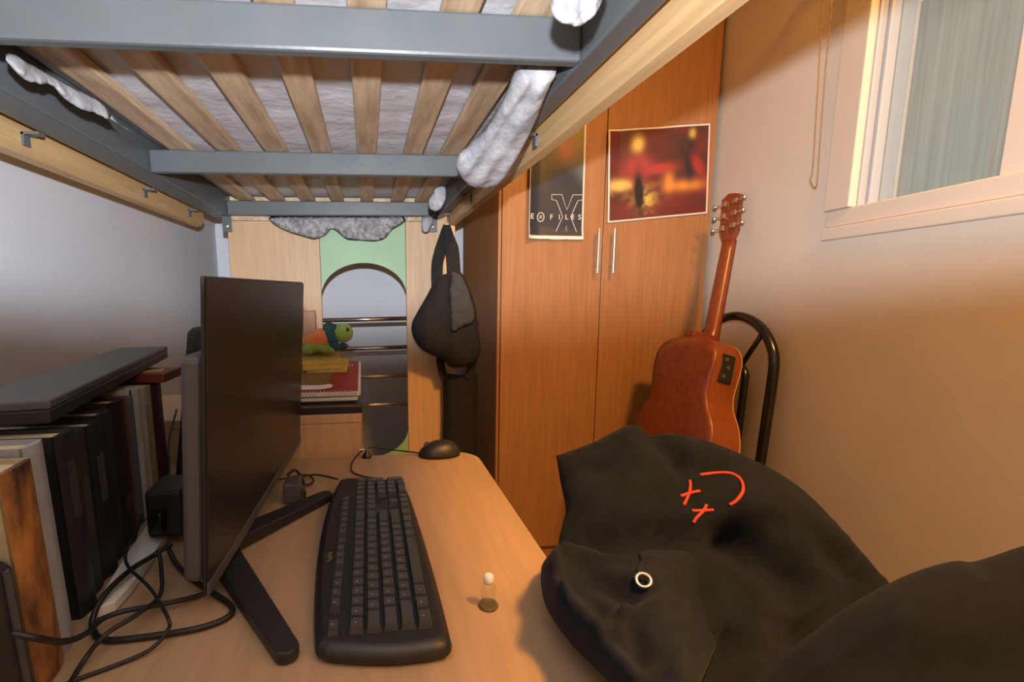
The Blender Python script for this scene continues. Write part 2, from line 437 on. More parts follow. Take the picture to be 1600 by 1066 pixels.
# fleece edge over the end panel
fe = [(415, 338), (470, 338), (530, 338), (590, 338), (636, 338), (628, 350), (612, 360), (602, 372), (588, 377), (565, 376), (542, 374), (528, 363), (518, 358), (508, 368), (492, 374), (478, 371), (455, 364), (436, 356), (424, 347)]
tag(obj('fleece_blanket', blob(fe, lambda a, b: ony(a, b, 1.9625), .005, .002, (0, -1, 0), 6, 10, fold_fn(2, .004, .12, .12)), 'fleece', smooth=True),
    'grey nubbly blanket edge hanging over the green ladder arch', 'blanket')

# ------------------------------------------------------------------ wardrobe
YW = 1.81; X0, X1 = .490, 1.318
wd = thing('wardrobe', ((X0 + X1) / 2, YW + .3, 0), 'tall beech two-door wardrobe with long bar handles and posters', 'wardrobe')
obj('carcass', B((X0, YW + .002, 0), (X1, YW + .66, 2.35)), 'wardedge', wd, bevel=.001)
xm = (ony(936, 430, YW)).x
def door(x0, x1, hx):
    d = obj('door', B((x0, YW - .018, .07), (x1, YW, 2.34)), 'ward', wd, bevel=.0015)
    h = bmesh.new()
    ha = ony(hx[0], 357, YW - .05); hb = ony(hx[1], 427, YW - .05)
    zt, zb_ = ha.z, hb.z; x = (ha.x + hb.x) / 2; ych = YW - .05
    tube([(x, ych, zt), (x, ych, zb_)], .0055, 16, bm=h)
    for z in (zt - .035, zb_ + .03): tube([(x, ych, z), (x, YW - .017, z)], .004, 10, bm=h)
    obj('handle', h, 'chrome', d)
door(X0 + .012, xm - .0015, (937, 933)); door(xm + .0015, X1 - .026, (962, 957))
obj('side_strip', B((X1 - .024, YW - .016, 0), (X1, YW + .001, 2.35)), 'wardedge', wd, bevel=.001)
obj('side_strip', B((X0 - .001, YW - .012, 0), (X0 + .010, YW + .001, 2.35)), 'wardedge', wd, bevel=.001)

# posters: printed sheet with a white margin
def mixc(a, b, t): t = max(0, min(1, t)); return tuple(x + (y - x) * t for x, y in zip(a, b))
def gauss(u, v, cu, cv, su, sv): return math.exp(-((u - cu) / su) ** 2 - ((v - cv) / sv) ** 2)
def poster(name, corners, fn, curl, label, nx=70, ny=80):
    """corners: tl, tr, br, bl in world; fn(u, v) -> colour, v from the top"""
    tl, tr, brc, blc = [Vector(c) for c in corners]
    me = bpy.data.meshes.new(name); bm = bmesh.new(); lay = bm.loops.layers.color.new('print')
    g_ = []
    for j in range(ny + 1):
        row = []
        for i in range(nx + 1):
            u, v = i / nx, j / ny
            p = (tl * (1 - u) + tr * u) * (1 - v) + (blc * (1 - u) + brc * u) * v
            row.append(bm.verts.new(p + Vector((0, -curl(u, v), 0))))
        g_.append(row)
    for j in range(ny):
        for i in range(nx):
            f = bm.faces.new((g_[j][i], g_[j + 1][i], g_[j + 1][i + 1], g_[j][i + 1])); f.smooth = True
            for lp, (di, dj) in zip(f.loops, ((0, 0), (0, 1), (1, 1), (1, 0))):
                c = fn((i + di) / nx, (j + dj) / ny); lp[lay] = (*[pow(max(0, k), 1 / 2.2) for k in c], 1)
    bm.to_mesh(me); bm.free(); me.materials.append(M['print'])
    o = bpy.data.objects.new(name, me); COL.objects.link(o)
    so = o.modifiers.new('paper', 'SOLIDIFY'); so.thickness = .0004; so.offset = 0
    return tag(o, label, 'poster')
M['print'] = attrmat('printed_paper', .35)
def P1(u, v):
    if u < .02 or u > .965 or v > .975: return (.72, .70, .64)
    c = mixc((.05, .05, .03), (.20, .17, .06), gauss(u, v, .85, .12, .35, .25))
    c = mixc(c, (.10, .22, .24), .8 * gauss(u, v, .95, .47, .18, .08))
    c = mixc(c, (.30, .12, .05), .9 * gauss(u, v, .66, .27, .16, .13))
    c = mixc(c, (.012, .020, .040), min(1, 1.4 * gauss(u, v, .62, .55, .36, .15)))
    c = mixc(c, (.020, .024, .034), (v - .52) / .10)
    return c
ztop1 = 1.735
pc = [(.594, YW - .0205, ztop1), (.806, YW - .0205, ztop1), (ony(910, 377, YW - .02).x, YW - .0205, 1.297), (.594, YW - .0205, 1.300)]
p1 = poster('poster', pc, P1, lambda u, v: .004 + .020 * max(0, (.22 - u) / .22) ** 2 + .006 * max(0, (v - .9) / .1), 'tall dark blue poster with an outlined letter X on the wardrobe door', 50, 90)
def P1pos(u, v, d=.0015): return Vector((.594 + .216 * u, YW - .0205 - .004 - d, ztop1 - .438 * v))
face = Matrix(((1, 0, 0, 0), (0, 0, -1, 0), (0, 1, 0, 0), (0, 0, 0, 1)))
for ch, u in (('E', .055), ('F', .42), ('I', .56), ('L', .69), ('E', .80), ('S', .92)):
    dd = .024 if u < .2 else .0015
    text_mesh('lettering', ch, .026, Matrix.Translation(P1pos(u, .815, dd - (.006 if u < .2 else 0))) @ face, 'paper', p1)
ring = [P1pos(.23, .815) + Vector((.0125 * math.cos(a * math.pi / 12), 0, .016 * math.sin(a * math.pi / 12))) for a in range(24)]
obj('lettering', tube(ring, .0014, 6, True), 'paper', p1)
text_mesh('lettering', 'X', .018, Matrix.Translation(P1pos(.23, .815)) @ face, 'paper', p1)
Xo = [(-1, 1), (-.35, 1), (0, .32), (.35, 1), (1, 1), (.98, .78), (.68, .74), (.26, .02), (.72, -.74), (1, -.78), (1, -1), (.12, -1), (0, -.38), (-.12, -1), (-1, -1), (-1, -.78), (-.72, -.74), (-.26, .02), (-.68, .74), (-.98, .78)]
obj('lettering', tube([P1pos(.69, .815) + Vector((x * .060, 0, y * .080)) for x, y in Xo], .0011, 6, True), 'paper', p1)

def P2(u, v):
    if u < .018 or u > .982 or v < .022 or v > .978: return (.72, .70, .64)
    n = noise.noise(Vector((u * 5, v * 5, 3))); n2 = noise.noise(Vector((u * 14, v * 14, 8)))
    c = mixc((.035, .020, .014), (.14, .018, .014), .5 + .8 * n + (.3 if v > .55 else 0))
    c = mixc(c, (.75, .45, .12), 1.2 * gauss(u, v, .12, .60, .13, .06) + .5 * max(0, n2) * gauss(u, v, .2, .62, .3, .12))
    c = mixc(c, (.65, .25, .04), 1.0 * gauss(u, v, .78, .66, .17, .06) + .8 * gauss(u, v, .60, .60, .05, .12))
    c = mixc(c, (.70, .50, .12), .9 * gauss(u, v, .36, .78, .10, .12) * (1 if n2 > -.1 else .3))
    c = mixc(c, (.60, .42, .08), 1.3 * gauss(u, v, .29, .17, .055, .09) + 1.3 * gauss(u, v, .82, .10, .03, .05))
    c = mixc(c, (.36, .05, .05), min(1, 1.5 * gauss(u, v, .30, .42, .12, .13)) * .9)
    c = mixc(c, (.34, .045, .04), min(1, 1.5 * gauss(u + .35 * (v - .45), v, .50, .45, .13, .05)))
    c = mixc(c, (.012, .010, .010), min(1, 1.6 * gauss(u - .05 * (v - .6), v, .30, .70, .05, .22)))
    c = mixc(c, (.012, .012, .016), min(1, 1.5 * gauss(u, v, .81, .38, .05, .22)))
    c = mixc(c, (.30, .025, .02), min(1, 1.3 * gauss(u - .35 * (v - .4), v, .87, .45, .05, .12)))
    return c
c2 = [ony(950, 203, YW - .03), ony(1112, 192, YW - .03), ony(1107, 333, YW - .03), ony(951, 348, YW - .03)]
c2 = [Vector((p.x, YW - .0205, p.z)) for p in c2]
p2 = poster('poster', c2, P2, lambda u, v: .003 + .004 * math.sin(u * 6.3) ** 2 * (1 - v) + .012 * max(0, (.12 - u) / .12) * (1 - v), 'wide dark red and black poster with orange glow on the wardrobe door', 100, 90)

# ------------------------------------------------------------------ desk
DZ = .75
desk = thing('desk', (-.2, .4, 0), 'beech laminate desk with rounded corner under the loft bed', 'desk')
cor = []
dx, dy, rr = .236, 1.046, .055
for k in range(9):
    a = math.pi / 2 * k / 8; cor.append((dx - rr + rr * math.cos(a), dy - rr + rr * math.sin(a)))
pts = [(dx, -.28)] + cor + [(-.70, dy), (-.70, -.28)]
obj('desk_top', prism([(x, y, DZ - .025) for x, y in pts], (0, 0, 0), (0, 0, .025)), 'desk', desk, bevel=.003)
for y in (-.26, .95): obj('leg', B((-.68, y, 0), (.12, y + .025, DZ - .0255)), 'desk', desk)
obj('modesty_panel', B((-.66, -.234, .35), (-.645, .949, DZ - .0256)), 'desk', desk)

# low cabinet behind the desk
cab = thing('low_cabinet', (-.3, 1.2, 0), 'low beech cabinet behind the desk, stacked with notebooks', 'cabinet')
obj('body', B((-.60, 1.062, 0), (-.022, 1.34, .822)), 'panel', cab, bevel=.001)
obj('top', B((-.60, 1.060, .8225), (-.020, 1.345, .8425)), 'panel', cab, bevel=.002)

# ------------------------------------------------------------------ monitor
mon = thing('monitor', (-.2, .70, DZ), 'black flat-screen monitor on a V-shaped stand, turned off', 'monitor')
n0 = ony(322, 428, .51); n1 = ony(325, 938, .51); f0 = ony(476, 443, 1.05); f1 = ony(468, 691, 1.05)
uy = ((f0 + f1) - (n0 + n1)).normalized(); uz = ((n0 + f0) - (n1 + f1)); uz = (uz - uy * uz.dot(uy)).normalized(); un = uy.cross(uz).normalized()
if un.x < 0: un = -un
cN = (n0 + n1 + f0 + f1) / 4; wdt = ((f0 + f1) - (n0 + n1)).length / 2; hgt = ((n0 + f0) - (n1 + f1)).length / 2
def mbox(a0, a1, b0, b1, c0, c1):
    bm = bmesh.new(); vs = [bm.verts.new(cN + uy * a + uz * b + un * c) for a in (a0, a1) for b in (b0, b1) for c in (c0, c1)]
    for f in ((0, 1, 3, 2), (4, 6, 7, 5), (0, 4, 5, 1), (2, 3, 7, 6), (0, 2, 6, 4), (1, 5, 7, 3)): bm.faces.new([vs[i] for i in f])
    return bm
hw, hh = wdt / 2, hgt / 2
obj('back_cover', mbox(-hw, hw, -hh, hh, -.0065, -.002), 'blkplastic', mon, bevel=.003)
obj('screen', mbox(-hw + .003, hw - .003, -hh + .016, hh - .003, -.0018, 0), 'screen', mon)
obj('chin', mbox(-hw, hw, -hh, -hh + .0155, -.0018, .0015), 'greyplastic', mon, bevel=.001)
obj('rear_housing', mbox(-hw + .004, hw - .004, -hh + .012, hh - .082, -.030, -.0067), 'greyplastic', mon, bevel=.008, seg=3)
apex = Vector((-.215, .655, DZ))
obj('neck', prism([apex + Vector((x, y, 0)) for x, y in ((-.022, -.028), (.012, -.028), (.012, .028), (-.022, .028))], (0, 0, .014), (0, 0, .10)), 'blkplastic', mon, bevel=.004)
e1 = onz(455, 1028, DZ + .008); e2 = onz(516, 772, DZ + .008)
for e in (e1, e2):
    d = Vector((e.x - apex.x, e.y - apex.y, 0)); l = d.length; d.normalize(); pr_ = Vector((-d.y, d.x, 0))
    pg = []
    for k in range(9):
        a = -math.pi / 2 + math.pi * k / 8; pg.append(apex + d * (l - .012 + .012 * math.cos(a)) + pr_ * .0125 * math.sin(a))
    pg += [apex + pr_ * .020 - d * .015, apex - pr_ * .020 - d * .015]
    bm = prism(pg, (0, 0, .001), (0, 0, .013))
    for v in bm.verts:
        if v.co.z > DZ + .01: v.co.z += .010 * max(0, 1 - (v.co - apex).length / l)
    obj('foot', bm, 'blkplastic', mon, bevel=.002)

# ------------------------------------------------------------------ keyboard
kb = thing('keyboard', (0, .66, DZ), 'black full-size keyboard with wide rounded border on the desk', 'keyboard')
KZ = DZ + .016
kp = [(530, 749), (547, 746), (600, 748), (622, 751), (638, 768), (660, 830), (684, 910), (702, 980), (706, 1000), (697, 1012), (660, 1019), (600, 1024), (520, 1020), (500, 1014), (491, 1000), (490, 930), (497, 850), (511, 790)]
kq = smoothpath([onz(x, y, KZ) for x, y in kp + [kp[0]]], 4)[:-1]
bm = bmesh.new()
kc = sum(kq, Vector()) / len(kq)
rings = []
for sc, z in ((.985, DZ + .002), (1.0, DZ + .007), (.985, KZ), (.94, KZ + .004)):
    rings.append([bm.verts.new((kc.x + (p.x - kc.x) * (1 - (1 - sc) * 2.2), kc.y + (p.y - kc.y) * sc, z)) for p in kq])
for A, Bq in zip(rings, rings[1:]):
    for i in range(len(kq)): bm.faces.new((A[i], A[(i + 1) % len(kq)], Bq[(i + 1) % len(kq)], Bq[i]))
bm.faces.new(rings[0][::-1]); bm.faces.new(rings[-1])
body = obj('body', bm, 'blkplastic', kb, smooth=False)
body.data.polygons.foreach_set('use_smooth', [len(p.vertices) == 4 for p in body.data.polygons])
U = .0177; RP = .0176
kx = [-.0425, -.0190, -.0015, .0160, .0335, .0510]           # row centres from function row to space row
ky0 = .444
keymesh = {}
def keycap(w, h):
    k = (round(w, 5), round(h, 5))
    if k not in keymesh:
        bm = bmesh.new(); a, b = h / 2, w / 2; c = []
        for (sx, sy, z) in ((1, 1, 0), (.78, .80, .0085)):
            c.append([bm.verts.new((x * a * sx, y * b * (1 - (1 - sy) * U / w), z)) for x, y in ((-1, -1), (1, -1), (1, 1), (-1, 1))])
        bm.faces.new(c[0][::-1]); bm.faces.new(c[1])
        for i in range(4): bm.faces.new((c[0][i], c[0][(i + 1) % 4], c[1][(i + 1) % 4], c[1][i]))
        bmesh.ops.recalc_face_normals(bm, faces=bm.faces)
        me = bpy.data.meshes.new('key'); bm.to_mesh(me); bm.free(); me.materials.append(M['key']); keymesh[k] = me
    return keymesh[k]
def keymark():
    bm = bmesh.new()
    for x, y in ((-.0012, -.0010),):
        vs = [bm.verts.new((x + dx, y + dy, .0087)) for dx, dy in ((-.0010, -.0005), (.0010, -.0005), (.0010, .0005), (-.0010, .0005))]
        bm.faces.new(vs)
    me = bpy.data.meshes.new('key_legend'); bm.to_mesh(me); bm.free(); me.materials.append(M['keyprint']); return me
KM = keymark()
def key(row, u0, wu, hx=None):
    w = wu * U - .0016; h = hx or (.0118 if row == 0 else RP - .0022)
    x = kx[row] + ((RP - .001) / 2 if hx and hx > .03 else 0)
    y = ky0 + (u0 + wu / 2) * U
    sk = -.02 * (x) * 0
    o = bpy.data.objects.new('key', keycap(w, h)); COL.objects.link(o); o.parent = kb
    o.matrix_parent_inverse = parent_world(kb).inverted(); o.location = (x, y, KZ + .0042)
    if wu <= 1.3:
        m_ = bpy.data.objects.new('key_legend', KM); COL.objects.link(m_); m_.parent = o
for u in [0, 2, 3, 4, 5, 6.5, 7.5, 8.5, 9.5, 11, 12, 13, 14, 15.25, 16.25, 17.25]: key(0, u, 1)
def rowk(row, widths):
    u = 0
    for w_ in widths: key(row, u, w_); u += w_
rowk(1, [1] * 13 + [2]); rowk(2, [1.5] + [1] * 12 + [1.5]); rowk(3, [1.75] + [1] * 11 + [2.25]); rowk(4, [2.25] + [1] * 10 + [2.75]); rowk(5, [1.25, 1.25, 1.25, 6.25, 1.25, 1.25, 1.25, 1.25])
for rw in (1, 2):
    for u in (15.25, 16.25, 17.25): key(rw, u, 1)
key(4, 16.25, 1)
for u in (15.25, 16.25, 17.25): key(5, u, 1)
for u in (18.5, 19.5, 20.5, 21.5): key(1, u, 1)
for rw in (2, 3, 4):
    for u in (18.5, 19.5, 20.5): key(rw, u, 1)
key(2, 21.5, 1, RP * 2 - .002); key(4, 21.5, 1, RP * 2 - .002); key(5, 18.5, 2); key(5, 20.5, 1)
pl = onz(516, 870, KZ + .004)
obj('badge', prism([pl + Vector((x, y, 0)) for x, y in ((-.004, -.012), (.0, -.013), (.004, -.004), (.001, .004), (.003, .011), (-.002, .012), (-.004, .002), (-.001, -.004))], (0, 0, -.0002), (0, 0, .0007)), 'amber', kb)

# ------------------------------------------------------------------ mouse
ms = thing('mouse', (.15, 1.0, DZ), 'black wired computer mouse on the far corner of the desk', 'mouse')
mc = (onz(655, 718, DZ) + onz(722, 716, DZ)) / 2; mc.y += .022
bm = bmesh.new(); res = bmesh.ops.create_uvsphere(bm, u_segments=28, v_segments=16, radius=1)
for v in res['verts']:
    x, y, z = v.co; px_ = x * .047; wq = .029 * (1 - .10 * x); hz = .033 * (1 + .18 * x - .18 * x * x)
    sx = math.copysign(abs(x) ** .85, x)
    v.co = Vector((mc.x + sx * .047, mc.y + y * wq, DZ + .002 + max(0, z) * hz + (0 if z > 0 else 0)))
mo = obj('shell', bm, 'blkplastic', ms, smooth=True)
obj('wheel', lathe([(.008, -.003), (.009, 0), (.008, .003)], (mc.x - .026, mc.y, DZ + .024), (0, 1, 0), 16), 'greyplastic', ms)
pm = [Vector((mc.x - .046, mc.y, DZ + .008)), onz(610, 703, DZ + .008), onz(575, 700, DZ + .018), onz(553, 718, DZ + .006), onz(549, 735, DZ + .003), onz(565, 744, DZ + .004), onz(592, 748, DZ + .004)]
obj('cord', tube(smoothpath(pm), .0016, 6), 'cable', ms, smooth=True)

# ------------------------------------------------------------------ small bottle
vb = onz(763, 948, DZ)
vi = thing('glass_vial', vb, 'tiny glass vial with white stopper on the bare desk', 'vial')
obj('base', lathe([(.0105, .0005), (.0115, .002), (.0105, .004), (.004, .0045)], vb), 'amber', vi, smooth=False)
obj('glass', lathe([(.0085, .0046), (.0085, .026), (.006, .030)], vb), 'glassm', vi, smooth=True)
obj('stopper', lathe([(.0055, .0302), (.0062, .032), (.0058, .039), (.003, .041)], vb), 'white', vi, smooth=True)

# ------------------------------------------------------------------ books along the wall
def xs(Y): return -.322 - .155 * (Y - .5)
covers = {}
def cov(c, rough=.5, var=.15):
    if c not in covers: covers[c] = mat('book_cover', c, rough, var, 25)
    return covers[c]
RL = R(9.0)
FLAME = mat('flame_spine', (.30, .13, .03), .6, .5, 14, col2=(.045, .016, .012), stretch=(3, 3, 1))
def book(y0, th, h, depth, c, label, lean=0.0, xoff=0.0, pages='pages', band=None, spine=None):
    b = thing('book', (xs(y0) - depth / 2, y0 + th / 2, DZ), label, 'book', 'books standing against the wall')
    x1 = xs(y0) + xoff; rot = Matrix.Rotation(lean, 3, 'X'); piv = (x1, y0, DZ)
    ct = .0022; m = cov(c)
    obj('cover', B((x1 - depth, y0, DZ + .001), (x1 - .004, y0 + ct, DZ + h), rot, piv), m, b)
    obj('cover', B((x1 - depth, y0 + th - ct, DZ + .001), (x1 - .004, y0 + th, DZ + h), rot, piv), m, b)
    arc = [(x1 - .0065, y0), (x1 - .004, y0)] + [(x1 - .004 + .004 * math.sin(math.pi * k / 8), y0 + th * k / 8) for k in range(1, 8)] + [(x1 - .004, y0 + th), (x1 - .0065, y0 + th)]
    bm = prism([(x, y, DZ + .001) for x, y in arc], (0, 0, 0), (0, 0, h - .001))
    for v in bm.verts: v.co = Vector(piv) + rot @ (v.co - Vector(piv))
    obj('spine', bm, spine or m, b)
    obj('page_block', B((x1 - depth + .004, y0 + ct, DZ + .004), (x1 - .0066, y0 + th - ct, DZ + h - .005), rot, piv), pages, b)
    if band:
        for (z0_, z1_, bc) in band:
            obj('title_band', B((x1 - .0035, y0 + th * .32, DZ + h * z0_), (x1 + .0003, y0 + th * .68, DZ + h * z1_), rot, piv), cov(bc), b)
    return b
BK = [  # y0, thickness, height, depth, colour, label, lean, xoff, title bands, spine material
    (.428, .040, .213, .150, (.40, .33, .21), 'thick cream book with a brown flame-patterned spine at the row end', .045, .006, None, FLAME),
    (.472, .028, .222, .150, (.27, .29, .32), 'pale grey hardback next to the flame-patterned spine', .045, .004, None, None),
    (.504, .024, .206, .140, (.085, .08, .065), 'worn dark grey book beside the pale grey hardback', .05, -.010, [(.80, .90, (.22, .20, .16))], None),
    (.532, .034, .214, .150, (.018, .017, .018), 'thick black book, first of the black spines', .035, .002, [(.55, .85, (.045, .043, .040))], None),
    (.570, .034, .205, .150, (.026, .024, .022), 'black book in the middle of the black spines', .025, -.003, [(.35, .72, (.05, .045, .04))], None),
    (.609, .034, .203, .150, (.018, .015, .016), 'black book with faint grey spine title', .02, .001, [(.5, .8, (.06, .057, .055))], None),
    (.647, .036, .207, .150, (.024, .020, .020), 'plain black book before the last dark spine', .01, -.002, None, None),
    (.686, .040, .214, .150, (.020, .012, .014), 'tall black book beside the red spine', 0, .001, [(.25, .35, (.07, .03, .035))], None),
    (.729, .024, .210, .150, (.27, .055, .03), 'thin book with a red spine', 0, -.002, None, None),
    (.756, .024, .206, .150, (.10, .12, .13), 'thin book with a blue-grey spine', 0, -.001, None, None),
    (.783, .028, .213, .150, (.50, .47, .38), 'cream spined paperback beside the blue-grey book', 0, 0, None, None),
    (.814, .030, .210, .150, (.44, .38, .29), 'beige paperback with a brown title on its spine', 0, .002, [(.15, .85, (.34, .24, .17))], None),
    (.847, .028, .205, .150, (.42, .33, .14), 'yellowed paperback with a plain spine', 0, -.001, None, None),
    (.878, .050, .200, .150, (.08, .02, .02), 'dark maroon book at the far end of the row', 0, 0, None, None),
]
for y0, th, h, dp, c, lab, ln, xo, bd, sp_ in BK: book(y0, th, h, dp, c, lab, ln, xo, band=bd, spine=sp_)
# black case against the near end of the row
e0 = ony(30, 1066, .400); e1_ = ony(-2, 900, .400)
cs = thing('black_case', (e0.x - .08, .41, DZ), 'black upright case against the cream book at the row end', 'case')
xb = e0.x + (e0.x - e1_.x) * (e0.z - DZ - .001) / (e1_.z - e0.z)
obj('shell', prism([(xb, .398, DZ + .001), (e1_.x, .398, e1_.z), (e1_.x - .008, .398, e1_.z + .006), (e1_.x - .12, .398, e1_.z + .006), (xb - .14, .398, DZ + .001)], (0, 0, 0), (0, .018, 0)), 'blkplastic', cs, bevel=.003)
obj('rim', prism([(xb + .002, .404, DZ + .001), (e1_.x + .002, .404, e1_.z), (e1_.x, .404, e1_.z), (xb, .404, DZ + .001)], (0, 0, 0), (0, .006, 0)), 'greyplastic', cs)
bx = thing('black_box', (-.42, .8, DZ + .224), 'long flat black box lying across the tops of the books', 'box')
bt = .999
a = onz(76, 626, bt); b_ = onz(261, 541, bt); dirv = (b_ - a); ln = dirv.length; dirv.normalize(); side = Vector((-dirv.y, dirv.x, 0))
obj('box_body', prism([a, b_, b_ + side * .095, a + side * .095], (0, 0, -.0252), (0, 0, .0152)), 'blkplastic', bx, bevel=.002)
obj('lid', prism([a - side * .001, b_ - side * .001, b_ + side * .096, a + side * .096], (0, 0, -.0098), (0, 0, .0098)), 'greyplastic', bx, bevel=.002)
# flat maroon book with a triangle, behind the black box
mb = thing('maroon_book', (-.42, 1.0, .961), 'maroon paperback with a cream triangle lying flat behind the black box', 'book')
mo_ = Vector((-.455, .955, .9635))
obj('cover', B((-.50, .885, .9560), (-.36, .97, .9715)), 'maroon', mb, bevel=.001)
obj('triangle', prism([(-.43, .900, .9717), (-.375, .915, .9717), (-.385, .955, .9717)], (0, 0, 0), (0, 0, .0006)), 'yellow', mb)
# white slab at the books' foot
ws = []
for x, y in ((118, 965), (150, 953), (180, 942), (205, 915), (250, 850), (290, 790), (282, 776), (235, 815), (180, 870), (122, 935)): ws.append(onz(x, y, DZ + .012))
tag(obj('white_case', prism([(max(p.x, xs(p.y) + .012), p.y, DZ + .001) for p in ws], (0, 0, 0), (0, 0, .013)), 'white', bevel=.005, seg=3), 'long white plastic case lying at the foot of the books', 'case')
# router-like device behind the monitor
dv = thing('black_modem', (-.30, .80, DZ), 'black upright modem with side vents behind the monitor', 'modem')
dl = [ony(286, 600, .93), ony(292, 520, .93), ony(300, 512, .93), ony(332, 512, .93), ony(332, 705, .93), ony(268, 705, .93)]
obj('case', prism([(p.x, .93, max(p.z, DZ + .001)) for p in dl[:4]] + [(dl[4].x, .93, DZ + .001), (dl[5].x, .93, DZ + .001)], (0, 0, 0), (0, .035, 0)), 'blkplastic', dv, bevel=.003)
for k in range(5):
    z = 1.005 + k * .009; p = ony(293 + k * 1.2, 545 - k * 6, .929)
    obj('vent', B((p.x - .002, .928, p.z - .001), (p.x + .008, .9295, p.z + .001)), 'greyplastic', dv)
# power brick and adapters
pb = onz(268, 850, DZ)
pbk = thing('power_brick', (pb.x, pb.y, DZ), 'black power brick tangled in cables behind the monitor', 'power supply')
obj('body', B((pb.x - .028, pb.y - .01, DZ + .0145), (pb.x + .022, pb.y + .06, DZ + .085)), 'blkplastic', pbk, bevel=.006)
obj('plug', B((pb.x - .018, pb.y - .03, DZ + .03), (pb.x + .002, pb.y - .0102, DZ + .06)), 'blkgloss', pbk, bevel=.003)
ad = onz(437, 790, DZ)
adp = thing('cable_adapter', (ad.x, ad.y, DZ), 'small black adapter box with cables behind the monitor foot', 'adapter')
obj('body', B((ad.x + .006, ad.y + .0, DZ + .001), (ad.x + .034, ad.y + .045, DZ + .036)), 'greyplastic', adp, bevel=.003)
obj('connector', B((ad.x + .0342, ad.y + .012, DZ + .016), (ad.x + .042, ad.y + .024, DZ + .024)), 'chrome', adp)

def cable(px, r, label, zz=None, cat='cable'):
    P = []
    for i, q_ in enumerate(px): P.append(onz(q_[0], q_[1], DZ + r + (q_[2] if len(q_) > 2 else .001)))
    return tag(obj('cable', tube(smoothpath(P), r, 8), 'cable', smooth=True), label, cat)
cable([(268, 850, .03), (240, 868, .020), (205, 890, .021), (170, 922, .020), (150, 952, .012), (145, 982), (165, 1000), (230, 995), (310, 982), (355, 965), (362, 948), (335, 928), (300, 905), (275, 880, .005), (262, 855, .02)], .0034, 'thick black cable looping out from under the monitor')
cable([(330, 905, .002), (318, 928), (250, 945, .010), (195, 955, .011), (160, 968, .013), (135, 990, .018), (100, 1003, .045), (60, 998, .075), (20, 990, .085)], .0030, 'black cable running from the monitor to the brown book')
cable([(248, 862, .040), (252, 890, .028), (250, 930, .020), (215, 960, .020), (165, 992, .019), (130, 1034, .004), (100, 1085)], .0024, 'black cable running off the near desk edge under the loop')
cable([(222, 806, .045), (214, 828, .038), (198, 860, .032), (200, 885, .032), (235, 920, .030), (262, 965, .024), (262, 985, .014), (235, 1015, .004), (180, 1040), (110, 1066), (80, 1085)], .0020, 'thin black cable curving in front of the white case')
cable([(276, 640, .12), (264, 690, .08), (264, 735, .06), (258, 752, .06), (252, 764, .06)], .0020, 'thin black cable loop hanging beside the beige paperbacks')
cable([(450, 742, .045), (462, 735, .042), (475, 755, .01), (476, 778)], .0026, 'thick black cable arching over the adapter box')
cable([(420, 752, .02), (445, 748, .012), (478, 742, .006), (490, 750, .004), (480, 758, .004), (455, 752, .004), (490, 742, .006), (528, 749, .004)], .0018, 'thin keyboard cable coiled near the adapter box')

# small hook stand at the desk's back edge
hk = onz(573, 711, DZ)
hs = thing('metal_clip', (hk.x, hk.y, DZ), 'small dark metal clip standing at the back edge of the desk', 'clip')
hk = Vector((hk.x, 1.034, DZ))
obj('base', lathe([(.011, .0008), (.010, .004), (.003, .014)], hk), 'blkgloss', hs)
obj('pin', lathe([(.0028, .0141), (.0028, .030), (.0015, .031)], hk), 'rung', hs)
obj('crossbar', tube([hk + Vector((-.016, 0, .018)), hk + Vector((-.0030, 0, .018))], .0012, 6), 'rung', hs)

# ------------------------------------------------------------------ pile on the cabinet
Z0 = .843
def slab(name, x0, x1, y0, y1, z0, z1, m, label, cat, grp=None, rot=0, cover=None):
    t = thing(name, ((x0 + x1) / 2, (y0 + y1) / 2, z0), label, cat, grp)
    r_ = Matrix.Rotation(rot, 3, 'Z'); c = ((x0 + x1) / 2, (y0 + y1) / 2, 0)
    e = .0022 if z1 - z0 > .006 else .0005
    cm = cover or m
    obj('cover', B((x0, y0, z0), (x1, y1, z0 + e), r_, c), cm, t)
    obj('page_block', B((x0 + .002, y0 + .002, z0 + e), (x1 - .002, y1 - .002, z1 - e), r_, c), m, t)
    obj('cover', B((x0, y0, z1 - e), (x1, y1, z1), r_, c), cm, t)
    return t
def slabt(name, x0, x1, y0, y1, z0, z1, m, label, cat, rot=0, cover=None, tilt=0.0, piv=None):
    t = thing(name, ((x0 + x1) / 2, (y0 + y1) / 2, z0), label, cat)
    rz = Matrix.Rotation(rot, 3, 'Z'); c = Vector(((x0 + x1) / 2, (y0 + y1) / 2, 0)); rx = Matrix.Rotation(tilt, 3, 'X')
    pv = Vector(piv) if piv else Vector((0, y0, z0))
    e = .0018 if z1 - z0 > .005 else .0005
    for nm, a, b, mm in (('cover', (x0, y0, z0), (x1, y1, z0 + e), cover or m), ('page_block', (x0 + .002, y0 + .002, z0 + e), (x1 - .002, y1 - .002, z1 - e), m), ('cover', (x0, y0, z1 - e), (x1, y1, z1), cover or m)):
        bm = B(a, b, rz, c)
        for v in bm.verts: v.co = pv + rx @ (v.co - pv)
        obj(nm, bm, mm, t)
    return t
slabt('folder', -.29, -.018, 1.066, 1.30, Z0, Z0 + .0125, 'blkplastic', 'thick black folder at the bottom of the notebook pile', 'folder', cover='blkplastic')
slabt('folder', -.28, -.002, 1.070, 1.30, Z0 + .013, Z0 + .0205, 'olive', 'brown-edged grey folder above the bottom folder', 'folder', cover='greyplastic')
slabt('notebook', -.29, -.030, 1.068, 1.28, Z0 + .021, Z0 + .0285, 'blkgloss', 'black notebook beneath the white pad', 'notebook', cover='blkplastic')
